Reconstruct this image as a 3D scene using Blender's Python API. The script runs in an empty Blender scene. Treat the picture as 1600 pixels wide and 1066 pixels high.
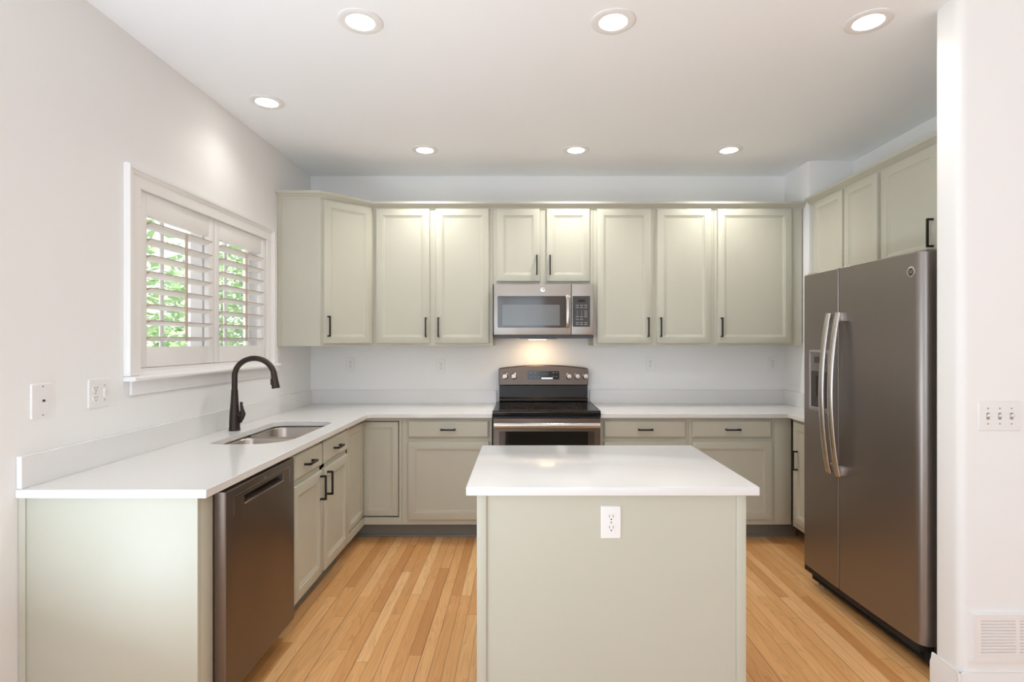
import bpy, bmesh, math, random
from mathutils import Matrix, Vector
random.seed(7)
SC = bpy.context.scene
COL = SC.collection
R = math.radians

# ------------------------------------------------------------------ camera
F_PX = 850.0
CAM_Z = 1.425
cam_d = bpy.data.cameras.new('camera')
cam_d.sensor_width = 36.0
cam_d.lens = F_PX / 1600.0 * 36.0
cam_d.shift_x = -16.0 / 1600.0
cam_d.shift_y = 1.0 / 1600.0
cam_d.clip_start = 0.05
cam = bpy.data.objects.new('camera', cam_d)
cam.location = (0, 0, CAM_Z)
cam.rotation_euler = (R(90), 0, 0)
COL.objects.link(cam)
SC.camera = cam

# ------------------------------------------------------------------ light and exposure
SC.view_settings.view_transform = 'Standard'
SC.view_settings.look = 'None'
SC.view_settings.gamma = 1.0
SC.view_settings.exposure = 0.08
SC.view_settings.use_curve_mapping = False
try:
    SC.cycles.diffuse_bounces = 8
    SC.cycles.max_bounces = 12
    SC.cycles.sample_clamp_indirect = 6.0
except Exception:
    pass
world = bpy.data.worlds.new('overcast_sky')
SC.world = world
world.use_nodes = True
bg = world.node_tree.nodes['Background']
bg.inputs['Color'].default_value = (0.86, 0.93, 1.0, 1)
bg.inputs['Strength'].default_value = 1.8

def light(name, kind, loc, rot, energy, color, parent=None, **kw):
    d = bpy.data.lights.new(name, kind)
    d.energy = energy
    d.color = color
    for k, v in kw.items():
        setattr(d, k, v)
    o = bpy.data.objects.new(name, d)
    o.location = loc
    o.rotation_euler = rot
    COL.objects.link(o)
    if parent:
        o.parent = parent
    return o
light('sun', 'SUN', (6, 6, 12), (R(-20.5), R(9.2), 0), 13.0, (1.0, 0.96, 0.88), angle=0.02)
# area lamps standing in for daylight at the openings out of view
DAY = (0.63, 0.825, 1.0)
light('daylight_rear_window', 'AREA', (-0.35, -3.47, 1.45), (R(95), 0, 0), 36, DAY, shape='RECTANGLE', size=1.7, size_y=1.9)
light('daylight_rear_door', 'AREA', (1.95, -3.47, 1.25), (R(95), 0, 0), 4, DAY, shape='RECTANGLE', size=1.7, size_y=2.1)
light('fill_patio_door', 'AREA', (-1.73, 0.2, 1.1), (R(95), 0, R(-90)), 3, DAY, shape='RECTANGLE', size=2.0, size_y=1.9)  # fill lamp at the added patio door
# added fill lamps aimed upward to brighten the kitchen ceiling
light('upfill_rear_window', 'AREA', (-0.35, -3.4, 0.75), (R(160), 0, 0), 8, DAY, shape='RECTANGLE', size=1.7, size_y=0.5)
light('upfill_rear_door', 'AREA', (1.95, -3.4, 0.5), (R(160), 0, 0), 4, DAY, shape='RECTANGLE', size=1.7, size_y=0.5)
light('upfill_patio_door', 'AREA', (-1.66, 0.2, 0.45), (R(160), 0, R(-90)), 52, DAY, shape='RECTANGLE', size=2.0, size_y=0.5)

# ------------------------------------------------------------------ materials
def srgb(r, g, b):
    f = lambda c: (c / 255 / 12.92) if c / 255 <= 0.04045 else ((c / 255 + 0.055) / 1.055) ** 2.4
    return (f(r), f(g), f(b), 1.0)

class NT:
    def __init__(s, name):
        s.m = bpy.data.materials.new(name)
        s.m.use_nodes = True
        s.t = s.m.node_tree
        s.p = s.t.nodes['Principled BSDF']
    def n(s, kind, **kw):
        nd = s.t.nodes.new(kind)
        for k, v in kw.items():
            if k.startswith('i_'):
                nd.inputs[k[2:].replace('_', ' ')].default_value = v
            else:
                setattr(nd, k, v)
        return nd
    def l(s, a, b):
        s.t.links.new(a, b)
    def math(s, op, a, b=None, c=None):
        nd = s.t.nodes.new('ShaderNodeMath')
        nd.operation = op
        for i, v in enumerate((a, b, c)):
            if v is None:
                continue
            if hasattr(v, 'links'):
                s.l(v, nd.inputs[i])
            else:
                nd.inputs[i].default_value = v
        return nd.outputs[0]

def mat(name, color, rough=0.5, metal=0.0, bump=0.0, bscale=200.0, var=0.0, vscale=3.0, coat=0.0, spec=0.5, stretch=None):
    t = NT(name)
    t.p.inputs['Base Color'].default_value = color
    t.p.inputs['Roughness'].default_value = rough
    t.p.inputs['Metallic'].default_value = metal
    t.p.inputs['Specular IOR Level'].default_value = spec
    if coat:
        t.p.inputs['Coat Weight'].default_value = coat
        t.p.inputs['Coat Roughness'].default_value = 0.05
    tc = t.n('ShaderNodeTexCoord')
    vec = tc.outputs['Object']
    if stretch:
        mp = t.n('ShaderNodeMapping')
        mp.inputs['Scale'].default_value = stretch
        t.l(vec, mp.inputs['Vector'])
        vec = mp.outputs[0]
    if var:
        nz = t.n('ShaderNodeTexNoise', i_Scale=vscale, i_Detail=3.0)
        t.l(vec, nz.inputs['Vector'])
        mx = t.n('ShaderNodeMix', data_type='RGBA')
        mx.inputs['A'].default_value = tuple(c * (1 - var) for c in color[:3]) + (1,)
        mx.inputs['B'].default_value = tuple(min(1, c * (1 + var)) for c in color[:3]) + (1,)
        t.l(nz.outputs['Fac'], mx.inputs['Factor'])
        t.l(mx.outputs['Result'], t.p.inputs['Base Color'])
    if bump:
        nz = t.n('ShaderNodeTexNoise', i_Scale=bscale, i_Detail=2.0)
        t.l(vec, nz.inputs['Vector'])
        bp = t.n('ShaderNodeBump', i_Strength=bump, i_Distance=0.002)
        t.l(nz.outputs['Fac'], bp.inputs['Height'])
        t.l(bp.outputs[0], t.p.inputs['Normal'])
    return t.m

def emit(name, color, strength):
    t = NT(name)
    t.p.inputs['Base Color'].default_value = (0.8, 0.8, 0.8, 1)
    t.p.inputs['Emission Color'].default_value = color
    t.p.inputs['Emission Strength'].default_value = strength
    return t.m

M = {}
M['wall'] = mat('wall_paint', (0.845, 0.84, 0.835, 1), 0.75, bump=0.12, bscale=90)
M['ceil'] = mat('ceiling_paint', (0.905, 0.92, 0.94, 1), 0.85, bump=0.1, bscale=90)
M['trim'] = mat('trim_paint', (0.84, 0.82, 0.81, 1), 0.4, var=0.01)
M['sage'] = mat('sage_paint', (0.53, 0.515, 0.43, 1), 0.48, var=0.025, vscale=2.5, bump=0.03, bscale=60)
M['toe'] = mat('toe_kick_shade_grey', srgb(128, 126, 118), 0.5, var=0.03)  # sage greyed down: shade under the cabinets is put into the colour
M['quartz'] = mat('white_quartz', (0.775, 0.765, 0.76, 1), 0.14, var=0.012, vscale=30)
M['black'] = mat('matte_black_metal', srgb(30, 28, 26), 0.42, metal=0.3, var=0.1, vscale=40)
M['bronze'] = mat('dark_bronze', srgb(62, 52, 47), 0.42, metal=0.55, var=0.08, vscale=30)
M['slate'] = mat('slate_metal', srgb(142, 134, 129), 0.36, metal=0.9, var=0.03, vscale=2.0, stretch=(1, 1, 0.15))
M['slate_dw'] = mat('dark_slate_metal', srgb(118, 106, 98), 0.36, metal=0.9, var=0.03, vscale=2.0)
M['slate_range'] = mat('brown_slate_metal', srgb(98, 84, 75), 0.34, metal=0.9, var=0.03, vscale=2.0)
M['slate_light'] = mat('light_slate_metal', srgb(176, 170, 165), 0.38, metal=0.75, var=0.02)
M['steel'] = mat('brushed_steel', srgb(196, 190, 184), 0.27, metal=1.0, bump=0.05, bscale=300, stretch=(1, 1, 0.1))
M['sinksteel'] = mat('sink_steel', srgb(190, 182, 174), 0.28, metal=1.0, bump=0.04, bscale=260, stretch=(1, 0.1, 1))
M['blackglass'] = mat('black_glass', srgb(24, 20, 18), 0.10, var=0.05, spec=0.35)
M['brownglass'] = mat('smoked_glass', srgb(70, 60, 54), 0.08, var=0.05)
M['mesh_glass'] = mat('screened_glass', srgb(112, 112, 110), 0.15, var=0.04, vscale=10)
M['blackenamel'] = mat('black_enamel', srgb(46, 38, 34), 0.3, var=0.05, spec=0.25)
M['plastic'] = mat('white_plastic', (0.82, 0.81, 0.80, 1), 0.3, var=0.01)
M['slot'] = mat('dark_slot', srgb(60, 50, 46), 0.7, var=0.05)
M['grey'] = mat('grey_marking', srgb(150, 146, 142), 0.5, var=0.03)
M['dark'] = mat('dark_cavity', srgb(24, 22, 21), 0.7, var=0.05)
M['darkplastic'] = mat('dark_plastic', srgb(58, 52, 49), 0.35, var=0.04)
M['chrome'] = mat('chrome', srgb(225, 222, 220), 0.12, metal=1.0, var=0.01)
M['knob'] = mat('satin_knob_metal', srgb(178, 164, 154), 0.3, metal=1.0, var=0.02)
M['tan'] = mat('tan_edge', srgb(186, 166, 146), 0.5, var=0.06, vscale=30)  # tan on louver room edges, louver ends and tilt rods
M['lens'] = emit('lamp_lens', (1.0, 0.95, 0.88, 1), 14.0)
M['warmlens'] = emit('hood_lamp_lens', (1.0, 0.72, 0.38, 1), 9.0)
M['leaf'] = mat('leaf_green', srgb(146, 176, 126), 0.55, var=0.45, vscale=1.5)
M['bark'] = mat('bark', srgb(96, 80, 66), 0.9, var=0.2, vscale=9, bump=0.5, bscale=30)
M['bounce_ground'] = mat('pale_bounce_ground', srgb(206, 202, 196), 0.9, var=0.08, vscale=2)  # ground colour kept pale to throw light up onto the louvers
M['fence'] = mat('weathered_fence', srgb(150, 142, 134), 0.8, var=0.15, vscale=6)

def glass_mat():
    t = NT('window_glass')
    t.p.inputs['Base Color'].default_value = (1, 1, 1, 1)
    t.p.inputs['Roughness'].default_value = 0.0
    t.p.inputs['IOR'].default_value = 1.45
    t.p.inputs['Transmission Weight'].default_value = 1.0
    return t.m
M['glass'] = glass_mat()

def floor_mat():
    t = NT('oak_strip_floor')
    W, L = 0.0572, 0.95
    tc = t.n('ShaderNodeTexCoord')
    sp = t.n('ShaderNodeSeparateXYZ')
    t.l(tc.outputs['Object'], sp.inputs[0])
    x = t.math('DIVIDE', sp.outputs[0], W)
    col = t.math('FLOOR', x)
    fx = t.math('SUBTRACT', x, col)
    wn = t.n('ShaderNodeTexWhiteNoise', noise_dimensions='1D')
    t.l(col, wn.inputs['W'])
    y0 = t.math('DIVIDE', sp.outputs[1], L)
    y = t.math('MULTIPLY_ADD', wn.outputs['Value'], 7.31, y0)
    row = t.math('FLOOR', y)
    fy = t.math('SUBTRACT', y, row)
    cid = t.math('MULTIPLY_ADD', row, 17.17, t.math('MULTIPLY', col, 3.713))
    wn2 = t.n('ShaderNodeTexWhiteNoise', noise_dimensions='1D')
    t.l(cid, wn2.inputs['W'])
    tone = t.n('ShaderNodeValToRGB')
    cr = tone.color_ramp
    cr.elements[0].position = 0.0
    cr.elements[0].color = srgb(200, 142, 86)
    cr.elements[1].position = 1.0
    cr.elements[1].color = srgb(238, 191, 136)
    for pos, c in ((0.22, srgb(216, 159, 101)), (0.55, srgb(224, 170, 112)), (0.85, srgb(230, 177, 119))):
        e = cr.elements.new(pos)
        e.color = c
    t.l(wn2.outputs['Value'], tone.inputs[0])
    # grain: stretched wave / noise per board
    cmb = t.n('ShaderNodeCombineXYZ')
    t.l(t.math('MULTIPLY', sp.outputs[0], 16.0), cmb.inputs[0])
    t.l(t.math('MULTIPLY', sp.outputs[1], 1.3), cmb.inputs[1])
    t.l(t.math('MULTIPLY', wn2.outputs['Value'], 40.0), cmb.inputs[2])
    nz = t.n('ShaderNodeTexNoise', i_Scale=1.0, i_Detail=2.0, i_Distortion=0.6)
    t.l(cmb.outputs[0], nz.inputs['Vector'])
    rings = t.math('FRACT', t.math('MULTIPLY', nz.outputs['Fac'], 9.0))
    ring = t.math('POWER', rings, 3.0)
    cmb2 = t.n('ShaderNodeCombineXYZ')
    t.l(t.math('MULTIPLY', sp.outputs[0], 260.0), cmb2.inputs[0])
    t.l(t.math('MULTIPLY', sp.outputs[1], 5.0), cmb2.inputs[1])
    t.l(wn2.outputs['Value'], cmb2.inputs[2])
    nz2 = t.n('ShaderNodeTexNoise', i_Scale=1.0, i_Detail=3.0)
    t.l(cmb2.outputs[0], nz2.inputs['Vector'])
    fac = t.math('ADD', t.math('MULTIPLY', ring, 0.26), t.math('MULTIPLY', t.math('SUBTRACT', nz2.outputs['Fac'], 0.42), 0.5))
    fac = t.math('MAXIMUM', fac, 0.0)
    mx = t.n('ShaderNodeMix', data_type='RGBA')
    t.l(fac, mx.inputs['Factor'])
    t.l(tone.outputs[0], mx.inputs['A'])
    mx.inputs['B'].default_value = srgb(150, 96, 50)
    # gaps
    ex = t.math('MINIMUM', fx, t.math('SUBTRACT', 1.0, fx))
    ey = t.math('MINIMUM', fy, t.math('SUBTRACT', 1.0, fy))
    gx = t.math('LESS_THAN', ex, 0.027)
    gy = t.math('LESS_THAN', ey, 0.0013)
    wide = t.n('ShaderNodeTexWhiteNoise', noise_dimensions='1D')
    t.l(t.math('ROUND', x), wide.inputs['W'])
    gx = t.math('MULTIPLY', gx, t.math('MULTIPLY_ADD', wide.outputs['Value'], 0.75, 0.2))
    gap = t.math('MAXIMUM', gx, t.math('MULTIPLY', gy, 0.55))
    mx2 = t.n('ShaderNodeMix', data_type='RGBA')
    t.l(gap, mx2.inputs['Factor'])
    t.l(mx.outputs['Result'], mx2.inputs['A'])
    mx2.inputs['B'].default_value = srgb(92, 60, 36)
    t.l(mx2.outputs['Result'], t.p.inputs['Base Color'])
    t.p.inputs['Roughness'].default_value = 0.3
    bp = t.n('ShaderNodeBump', i_Strength=0.25, i_Distance=0.001)
    t.l(t.math('SUBTRACT', 1.0, gap), bp.inputs['Height'])
    t.l(bp.outputs[0], t.p.inputs['Normal'])
    return t.m
M['floor'] = floor_mat()

# ------------------------------------------------------------------ mesh helpers
class G:
    """collects shapes, then build() links them as one mesh object"""
    def __init__(s, M4=None):
        s.bm = bmesh.new()
        s.M = M4
    def _merge(s, b):
        me = bpy.data.meshes.new('tmp')
        b.to_mesh(me)
        b.free()
        s.bm.from_mesh(me)
        bpy.data.meshes.remove(me)
    def box(s, x0, x1, y0, y1, z0, z1, bev=0.0, seg=2):
        b = bmesh.new()
        bmesh.ops.create_cube(b, size=1.0)
        for v in b.verts:
            v.co = Vector(((x0 + x1) / 2 + v.co.x * (x1 - x0), (y0 + y1) / 2 + v.co.y * (y1 - y0), (z0 + z1) / 2 + v.co.z * (z1 - z0)))
        if bev:
            bmesh.ops.bevel(b, geom=list(b.edges), offset=bev, segments=seg, profile=0.5, affect='EDGES')
        s._merge(b)
        return s
    def loops(s, rings, cap0=True, cap1=True, closed=True):
        b = s.bm
        vs = [[b.verts.new(p) for p in r] for r in rings]
        n = len(vs[0])
        for a, c in zip(vs, vs[1:]):
            for i in range(n if closed else n - 1):
                j = (i + 1) % n
                try:
                    b.faces.new((a[i], a[j], c[j], c[i]))
                except ValueError:
                    pass
        if cap0:
            b.faces.new(list(reversed(vs[0])))
        if cap1:
            b.faces.new(vs[-1])
        return s
    def prism(s, pts, axis, a, b):
        """extrude a 2-D outline along axis from a to b"""
        def P(p, t):
            if axis == 'x': return Vector((t, p[0], p[1]))
            if axis == 'y': return Vector((p[0], t, p[1]))
            return Vector((p[0], p[1], t))
        return s.loops([[P(p, a) for p in pts], [P(p, b) for p in pts]])
    def tube(s, pts, r, n=14, flat=None, cap=True):
        pts = [Vector(p) for p in pts]
        rr = r if isinstance(r, (list, tuple)) else [r] * len(pts)
        t0 = (pts[1] - pts[0]).normalized()
        up = Vector((0, 0, 1)) if abs(t0.z) < 0.9 else Vector((0, 1, 0))
        u = t0.cross(up).normalized()
        rings = []
        for i, p in enumerate(pts):
            if i == 0: t = pts[1] - pts[0]
            elif i == len(pts) - 1: t = pts[-1] - pts[-2]
            else: t = (pts[i + 1] - pts[i]).normalized() + (pts[i] - pts[i - 1]).normalized()
            t.normalize()
            u = (u - t * u.dot(t)).normalized()
            w = t.cross(u)
            fu, fw = flat if flat else (1, 1)
            rings.append([p + (u * math.cos(2 * math.pi * k / n) * fu + w * math.sin(2 * math.pi * k / n) * fw) * rr[i] for k in range(n)])
        return s.loops(rings, cap, cap)
    def lathe(s, prof, T=None, n=28, cap0=True, cap1=True):
        T = T or Matrix.Identity(4)
        rings = [[T @ Vector((r * math.cos(2 * math.pi * k / n), r * math.sin(2 * math.pi * k / n), z)) for k in range(n)] for r, z in prof]
        return s.loops(rings, cap0, cap1)
    def build(s, name, m, parent=None, bevel=0.0, solid=0.0, smooth=32):
        bm = s.bm
        if s.M is not None:
            bmesh.ops.transform(bm, matrix=s.M, verts=list(bm.verts))
        bmesh.ops.recalc_face_normals(bm, faces=list(bm.faces))
        me = bpy.data.meshes.new(name)
        bm.to_mesh(me)
        bm.free()
        for x in (m if isinstance(m, (list, tuple)) else [m]):
            me.materials.append(x)
        me.polygons.foreach_set('use_smooth', [True] * len(me.polygons))
        try:
            me.set_sharp_from_angle(angle=R(smooth))
        except Exception:
            pass
        o = bpy.data.objects.new(name, me)
        COL.objects.link(o)
        if parent:
            o.parent = parent
        if solid:
            md = o.modifiers.new('thickness', 'SOLIDIFY')
            md.thickness = solid
            md.offset = 0
        if bevel:
            md = o.modifiers.new('edge', 'BEVEL')
            md.width = bevel
            md.segments = 2
            md.limit_method = 'ANGLE'
            md.angle_limit = R(40)
        return o

def thing(name, label, cat, loc=(0, 0, 0), rz=0.0, group=None):
    o = bpy.data.objects.new(name, None)
    o.empty_display_size = 0.1
    COL.objects.link(o)
    o.location = loc
    o.rotation_euler = (0, 0, rz)
    return tag(o, label, cat, group)
def tag(o, label, cat, group=None):
    o['label'] = label
    o['category'] = cat
    if group:
        o['group'] = group
    return o
def struct(g, name, m, label, **kw):
    o = g.build(name, m, **kw)
    o['kind'] = 'structure'
    o['label'] = label
    return o
def rrect(x0, x1, y0, y1, r, n=6):
    """rounded rectangle, r is one radius or four (x0y0, x1y0, x1y1, x0y1)"""
    rs = r if isinstance(r, (list, tuple)) else (r,) * 4
    out = []
    for (cx, cy, a), q in zip(((x0, y0, 180), (x1, y0, 270), (x1, y1, 0), (x0, y1, 90)), rs):
        q = max(q, 1e-4)
        ox = cx + (q if cx == x0 else -q)
        oy = cy + (q if cy == y0 else -q)
        for k in range(n + 1):
            t = R(a + 90 * k / n)
            out.append((ox + q * math.cos(t), oy + q * math.sin(t)))
    return out
def text_mesh(name, txt, size, T, m, parent, depth=0.0006, shear=0.3):
    cu = bpy.data.curves.new('lettering', 'FONT')
    cu.body = txt
    cu.size = size
    cu.extrude = depth
    cu.shear = shear
    cu.align_x = 'CENTER'
    cu.align_y = 'CENTER'
    to = bpy.data.objects.new('lettering', cu)
    COL.objects.link(to)
    dg = bpy.context.evaluated_depsgraph_get()
    me = bpy.data.meshes.new_from_object(to.evaluated_get(dg))
    bpy.data.objects.remove(to)
    bpy.data.curves.remove(cu)
    me.transform(T)
    me.materials.clear()
    me.materials.append(m)
    me.name = name
    o = bpy.data.objects.new(name, me)
    COL.objects.link(o)
    o.parent = parent
    return o

# ------------------------------------------------------------------ the setting
WL, WR, YB, ZC = -1.75, 2.515, 4.5, 2.796
WIN = (2.47, 3.72, 1.29, 2.13)      # window opening in the left wall: y0 y1 z0 z1
struct(G().box(-1.9, 3.55, -3.6, 4.65, -0.12, 0), 'floor', M['floor'], 'natural oak strip floor')
struct(G().box(-1.9, 3.55, -3.6, 4.65, ZC, ZC + 0.12), 'ceiling', M['ceil'], 'smooth white ceiling')
g = G()
a, b, c, d = WIN
g.box(-1.9, WL, -3.6, -0.85, 0, ZC).box(-1.9, WL, -0.85, 1.25, 0, 0.05).box(-1.9, WL, -0.85, 1.25, 2.15, ZC).box(-1.9, WL, 1.25, a, 0, ZC).box(-1.9, WL, b, 4.65, 0, ZC).box(-1.9, WL, a, b, 0, c).box(-1.9, WL, a, b, d, ZC)
struct(g, 'wall_left', M['wall'], 'white left wall with shuttered window')
struct(G().box(WL, 2.665, YB, 4.65, 0, ZC), 'wall_back', M['wall'], 'white wall behind range and wall cabinets')
struct(G().box(WR, 2.665, 2.27, YB, 0, ZC), 'wall_right', M['wall'], 'white wall behind the fridge')
CX, CY = 2.17, 4.125
struct(G().prism([(CX, YB), (CX, CY + 0.02), (CX + 0.006, CY + 0.006), (CX + 0.02, CY), (WR, CY), (WR, YB)], 'z', 0, ZC), 'wall_corner', M['wall'], 'boxed-out white corner beside the right wall cabinets')
px, py0, py1 = 1.715, 2.13, 2.27
rd = 0.03
pts = [(px + rd - rd * math.sin(R(90 - q)), py0 + rd - rd * math.cos(R(90 - q))) for q in range(0, 91, 15)]
pts += [(3.4, py0), (3.4, py1)]
pts += [(px + rd - rd * math.sin(R(q)), py1 - rd + rd * math.cos(R(q))) for q in range(0, 91, 15)]
struct(G().prism(pts, 'z', 0, ZC), 'wall_partition', M['wall'], 'white rounded-corner wall end beside the fridge', smooth=20)
struct(G().box(3.4, 3.55, -3.6, py1, 0, ZC), 'wall_far_right', M['wall'], 'white side wall of the living area')
g = G()
for x0, x1, z0, z1 in ((WL, -1.2, 0, ZC), (0.5, 1.1, 0, ZC), (2.8, 3.4, 0, ZC), (-1.2, 0.5, 0, 0.45), (-1.2, 0.5, 2.45, ZC), (1.1, 2.8, 2.35, ZC), (1.1, 2.8, 0, 0.15)):
    g.box(x0, x1, -3.6, -3.5, z0, z1)
struct(g, 'wall_rear', M['wall'], 'white wall with big windows behind the camera')
# rear windows (frames only around the daylight)
for i, (x0, x1, z0, z1) in enumerate(((-1.2, 0.5, 0.45, 2.45), (1.1, 2.8, 0.15, 2.35))):
    g = G()
    for q in (x0, (x0 + x1) / 2 - 0.025, x1 - 0.05):
        g.box(q, q + 0.05, -3.56, -3.51, z0, z1)
    g.box(x0, x1, -3.56, -3.51, z0, z0 + 0.05).box(x0, x1, -3.56, -3.51, z1 - 0.05, z1)
    struct(g, 'window_%d' % (i + 2), M['trim'], 'white framed living area window')

g = G()
for q in (-0.85, 0.17, 1.18):
    g.box(-1.88, -1.83, q, q + 0.07, 0.05, 2.15)
g.box(-1.88, -1.83, -0.85, 1.25, 0.05, 0.12).box(-1.88, -1.83, -0.85, 1.25, 2.08, 2.15)
struct(g, 'added_door_1', M['trim'], 'white framed patio door, added out of view for fill light')  # door added so extra light reaches the kitchen
# baseboards
def base_profile(t=0.014, h=0.13):
    return [(0, 0), (t, 0), (t, h * 0.72), (t * 0.6, h * 0.86), (t * 0.45, h), (0, h)]
pf = base_profile()
g = G()
g.prism([(py0 - 0.0005 - p[0], p[1]) for p in pf], 'x', px - 0.014, 3.4)
g.prism([(px - 0.0005 - p[0], p[1]) for p in pf], 'y', py0 - 0.014, py1)
struct(g, 'baseboard_partition', M['trim'], 'white baseboard around the wall end by the fridge')
g = G()
g.prism([(WL + 0.0005 + p[0], p[1]) for p in pf], 'y', 1.26, 1.85)
struct(g, 'baseboard_left', M['trim'], 'white baseboard along the left wall')

# ------------------------------------------------------------------ window_1
win = bpy.data.objects.new('window_1', None)
COL.objects.link(win)
win['kind'] = 'structure'
win['label'] = 'white cased kitchen window over the sink'
X1 = WL + 0.0008
prof = [(0.0, 0.000), (0.0, 0.012), (0.05, 0.014), (0.058, 0.020), (0.066, 0.020), (0.074, 0.027), (0.088, 0.027), (0.092, 0.018), (0.092, 0.000)]
co = (2.478, 3.712, 1.272, 2.122)   # inner edge of casing
def casing():
    y0, y1, z0, z1 = co
    g = G()
    rings = []
    for (yy, zz, sy, sz) in ((y0, z0, -1, 0), (y0, z1, -1, 1), (y1, z1, 1, 1), (y1, z0, 1, 0)):
        rings.append([Vector((X1 + h, yy + sy * o, zz + sz * o)) for o, h in prof])
    return g.loops(rings)
casing().build('casing', M['trim'], win)
g = G()
g.prism([(WL + 0.0008, 1.25), (WL + 0.05, 1.25), (WL + 0.056, 1.256), (WL + 0.056, 1.264), (WL + 0.05, 1.270), (WL + 0.0008, 1.270)], 'y', 2.385, 3.83)
g.build('sill', M['trim'], win)
G().box(WL + 0.0008, WL + 0.014, 2.42, 3.80, 1.185, 1.249, 0.003).build('apron', M['trim'], win)
# jamb liner of the opening
g = G()
lt = 0.012
g.box(-1.885, WL, a + 0.0005, a + lt, c, d).box(-1.885, WL, b - lt, b - 0.0005, c, d)
g.box(-1.885, WL, a, b, d - lt, d - 0.0005).box(-1.885, WL, a, b, c + 0.0005, c + lt)
g.build('jamb', M['trim'], win)
# glazing frame: outer frame, deep centre post and slim bars
ya, yb, za, zb = a + lt, b - lt, c + lt, d - lt
g = G()
fx0, fx1 = -1.885, -1.845
g.box(fx0, fx1, ya, ya + 0.04, za, zb).box(fx0, fx1, yb - 0.04, yb, za, zb).box(fx0, fx1, ya, yb, za, za + 0.045).box(fx0, fx1, ya, yb, zb - 0.045, zb)
g.box(-1.885, -1.80, 3.06, 3.13, za, zb)
g.build('window_frame', M['trim'], win)
g = G()
for q in (2.80, 3.40):
    g.box(-1.872, -1.858, q, q + 0.022, za + 0.04, zb - 0.04)
for s0, s1 in ((ya + 0.03, 3.07), (3.12, yb - 0.03)):
    g.box(-1.872, -1.858, s0, s1, 1.515, 1.535)
    g.box(-1.872, -1.858, s0, s1, 1.83, 1.85)
g.build('glazing_bar', M['trim'], win)
for s0, s1 in ((ya + 0.03, 3.065), (3.125, yb - 0.03)):
    G().box(-1.867, -1.863, s0, s1, za + 0.035, zb - 0.035).build('pane', M['glass'], win)

# two hinged shutter panels inside the casing
def shutter(y0, y1, o0, o1, label, hinge_y):
    root = thing('plantation_shutter', label, 'shutter', (WL - 0.028, y0, 1.306), 0, 'shutter panels over the sink')
    H = 0.812
    w = y1 - y0
    oa, ob, oz0, oz1 = o0 - y0, o1 - y0, 0.094, 0.706
    T = 0.027
    g = G()
    g.box(0, T, 0, oa, 0, H, 0.002).box(0, T, ob, w, 0, H, 0.002)
    g.box(0, T, oa - .001, ob + .001, 0, oz0, 0.002).box(0, T, oa - .001, ob + .001, oz1, H, 0.002)
    g.build('shutter_frame', M['trim'], root)
    n = 8
    pitch = (oz1 - oz0) / n
    for k in range(n):
        zc = oz0 + pitch * (k + 0.5)
        L = G()
        ang = R(14)
        sec = []
        for t in range(16):
            q = 2 * math.pi * t / 16
            ex, ez = 0.037 * math.cos(q), 0.0058 * math.sin(q)
            sec.append((T / 2 + ex * math.cos(ang) - ez * math.sin(ang), zc + ex * math.sin(ang) + ez * math.cos(ang)))
        L.loops([[Vector((p[0], oa + 0.002, p[1])) for p in sec], [Vector((p[0], ob - 0.002, p[1])) for p in sec]])
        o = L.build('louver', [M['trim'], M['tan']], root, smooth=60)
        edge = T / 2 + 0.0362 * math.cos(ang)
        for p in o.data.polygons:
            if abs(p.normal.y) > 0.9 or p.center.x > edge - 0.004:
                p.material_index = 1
    yc = (oa + ob) / 2
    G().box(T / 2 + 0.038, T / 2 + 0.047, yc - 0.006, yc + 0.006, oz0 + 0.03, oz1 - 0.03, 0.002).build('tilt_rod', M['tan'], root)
    for hz in (0.09, 0.70):
        yy = -0.002 if hinge_y < 0 else w + 0.002
        G().tube([(T - 0.002, yy, hz), (T - 0.002, yy, hz + 0.06)], 0.0045, 10).build('hinge', M['trim'], root)
    return root
shutter(2.49, 3.092, 2.539, 3.041, 'white louvered shutter panel on the casing side nearer the two-gang outlet plate', -1)
shutter(3.097, 3.70, 3.147, 3.647, 'white louvered shutter panel beside the angled corner wall cabinet', 1)

# ------------------------------------------------------------------ outside
struct(G().box(-30, -1.92, -6, 40, -0.5, -0.4), 'ground', M['bounce_ground'], 'unseen yard outside the window, made pale to bounce daylight')
def tree(x, y, h, r, label, n, seed):
    rnd = random.Random(seed)
    root = thing('leafy_tree', label, 'tree', (x, y, -0.4), 0, 'trees outside the window')
    G().tube([(0, 0, 0), (0.05, 0.03, h * 0.35), (-0.04, 0.05, h * 0.8)], [0.13, 0.10, 0.03], 10).build('trunk', M['bark'], root)
    bm = bmesh.new()
    for _ in range(n * 2):
        while True:
            p = Vector((rnd.uniform(-1, 1), rnd.uniform(-1, 1), rnd.uniform(-1, 1)))
            if 0.35 < p.length < 1 + 0.12 * math.sin(p.x * 9 + p.z * 7):
                break
        c0 = Vector((p.x * r, p.y * r, h * 0.55 + p.z * h * 0.48))
        q = Matrix.Rotation(rnd.uniform(0, 6.3), 3, 'Z') @ Matrix.Rotation(rnd.uniform(-1.1, 1.1), 3, 'X') @ Matrix.Rotation(rnd.uniform(-.8, .8), 3, 'Y')
        s = rnd.uniform(0.045, 0.09)
        bm.faces.new([bm.verts.new(c0 + q @ Vector(v) * s) for v in ((-1, 0, 0), (0, -0.45, 0.1), (1, 0, 0.05), (0, 0.45, 0.1))])
    gg = G()
    gg.bm.free()
    gg.bm = bm
    gg.build('foliage', M['leaf'], root)
tree(-4.6, 5.4, 3.6, 1.2, 'tallest leafy green tree close outside the shuttered window', 2600, 1)
tree(-6.6, 12.0, 3.9, 1.4, 'leafy green tree behind the middle of the window', 2600, 2)
tree(-4.3, 8.9, 3.6, 1.3, 'leafy green tree seen through the shutter beside the corner cabinet', 2400, 3)
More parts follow.
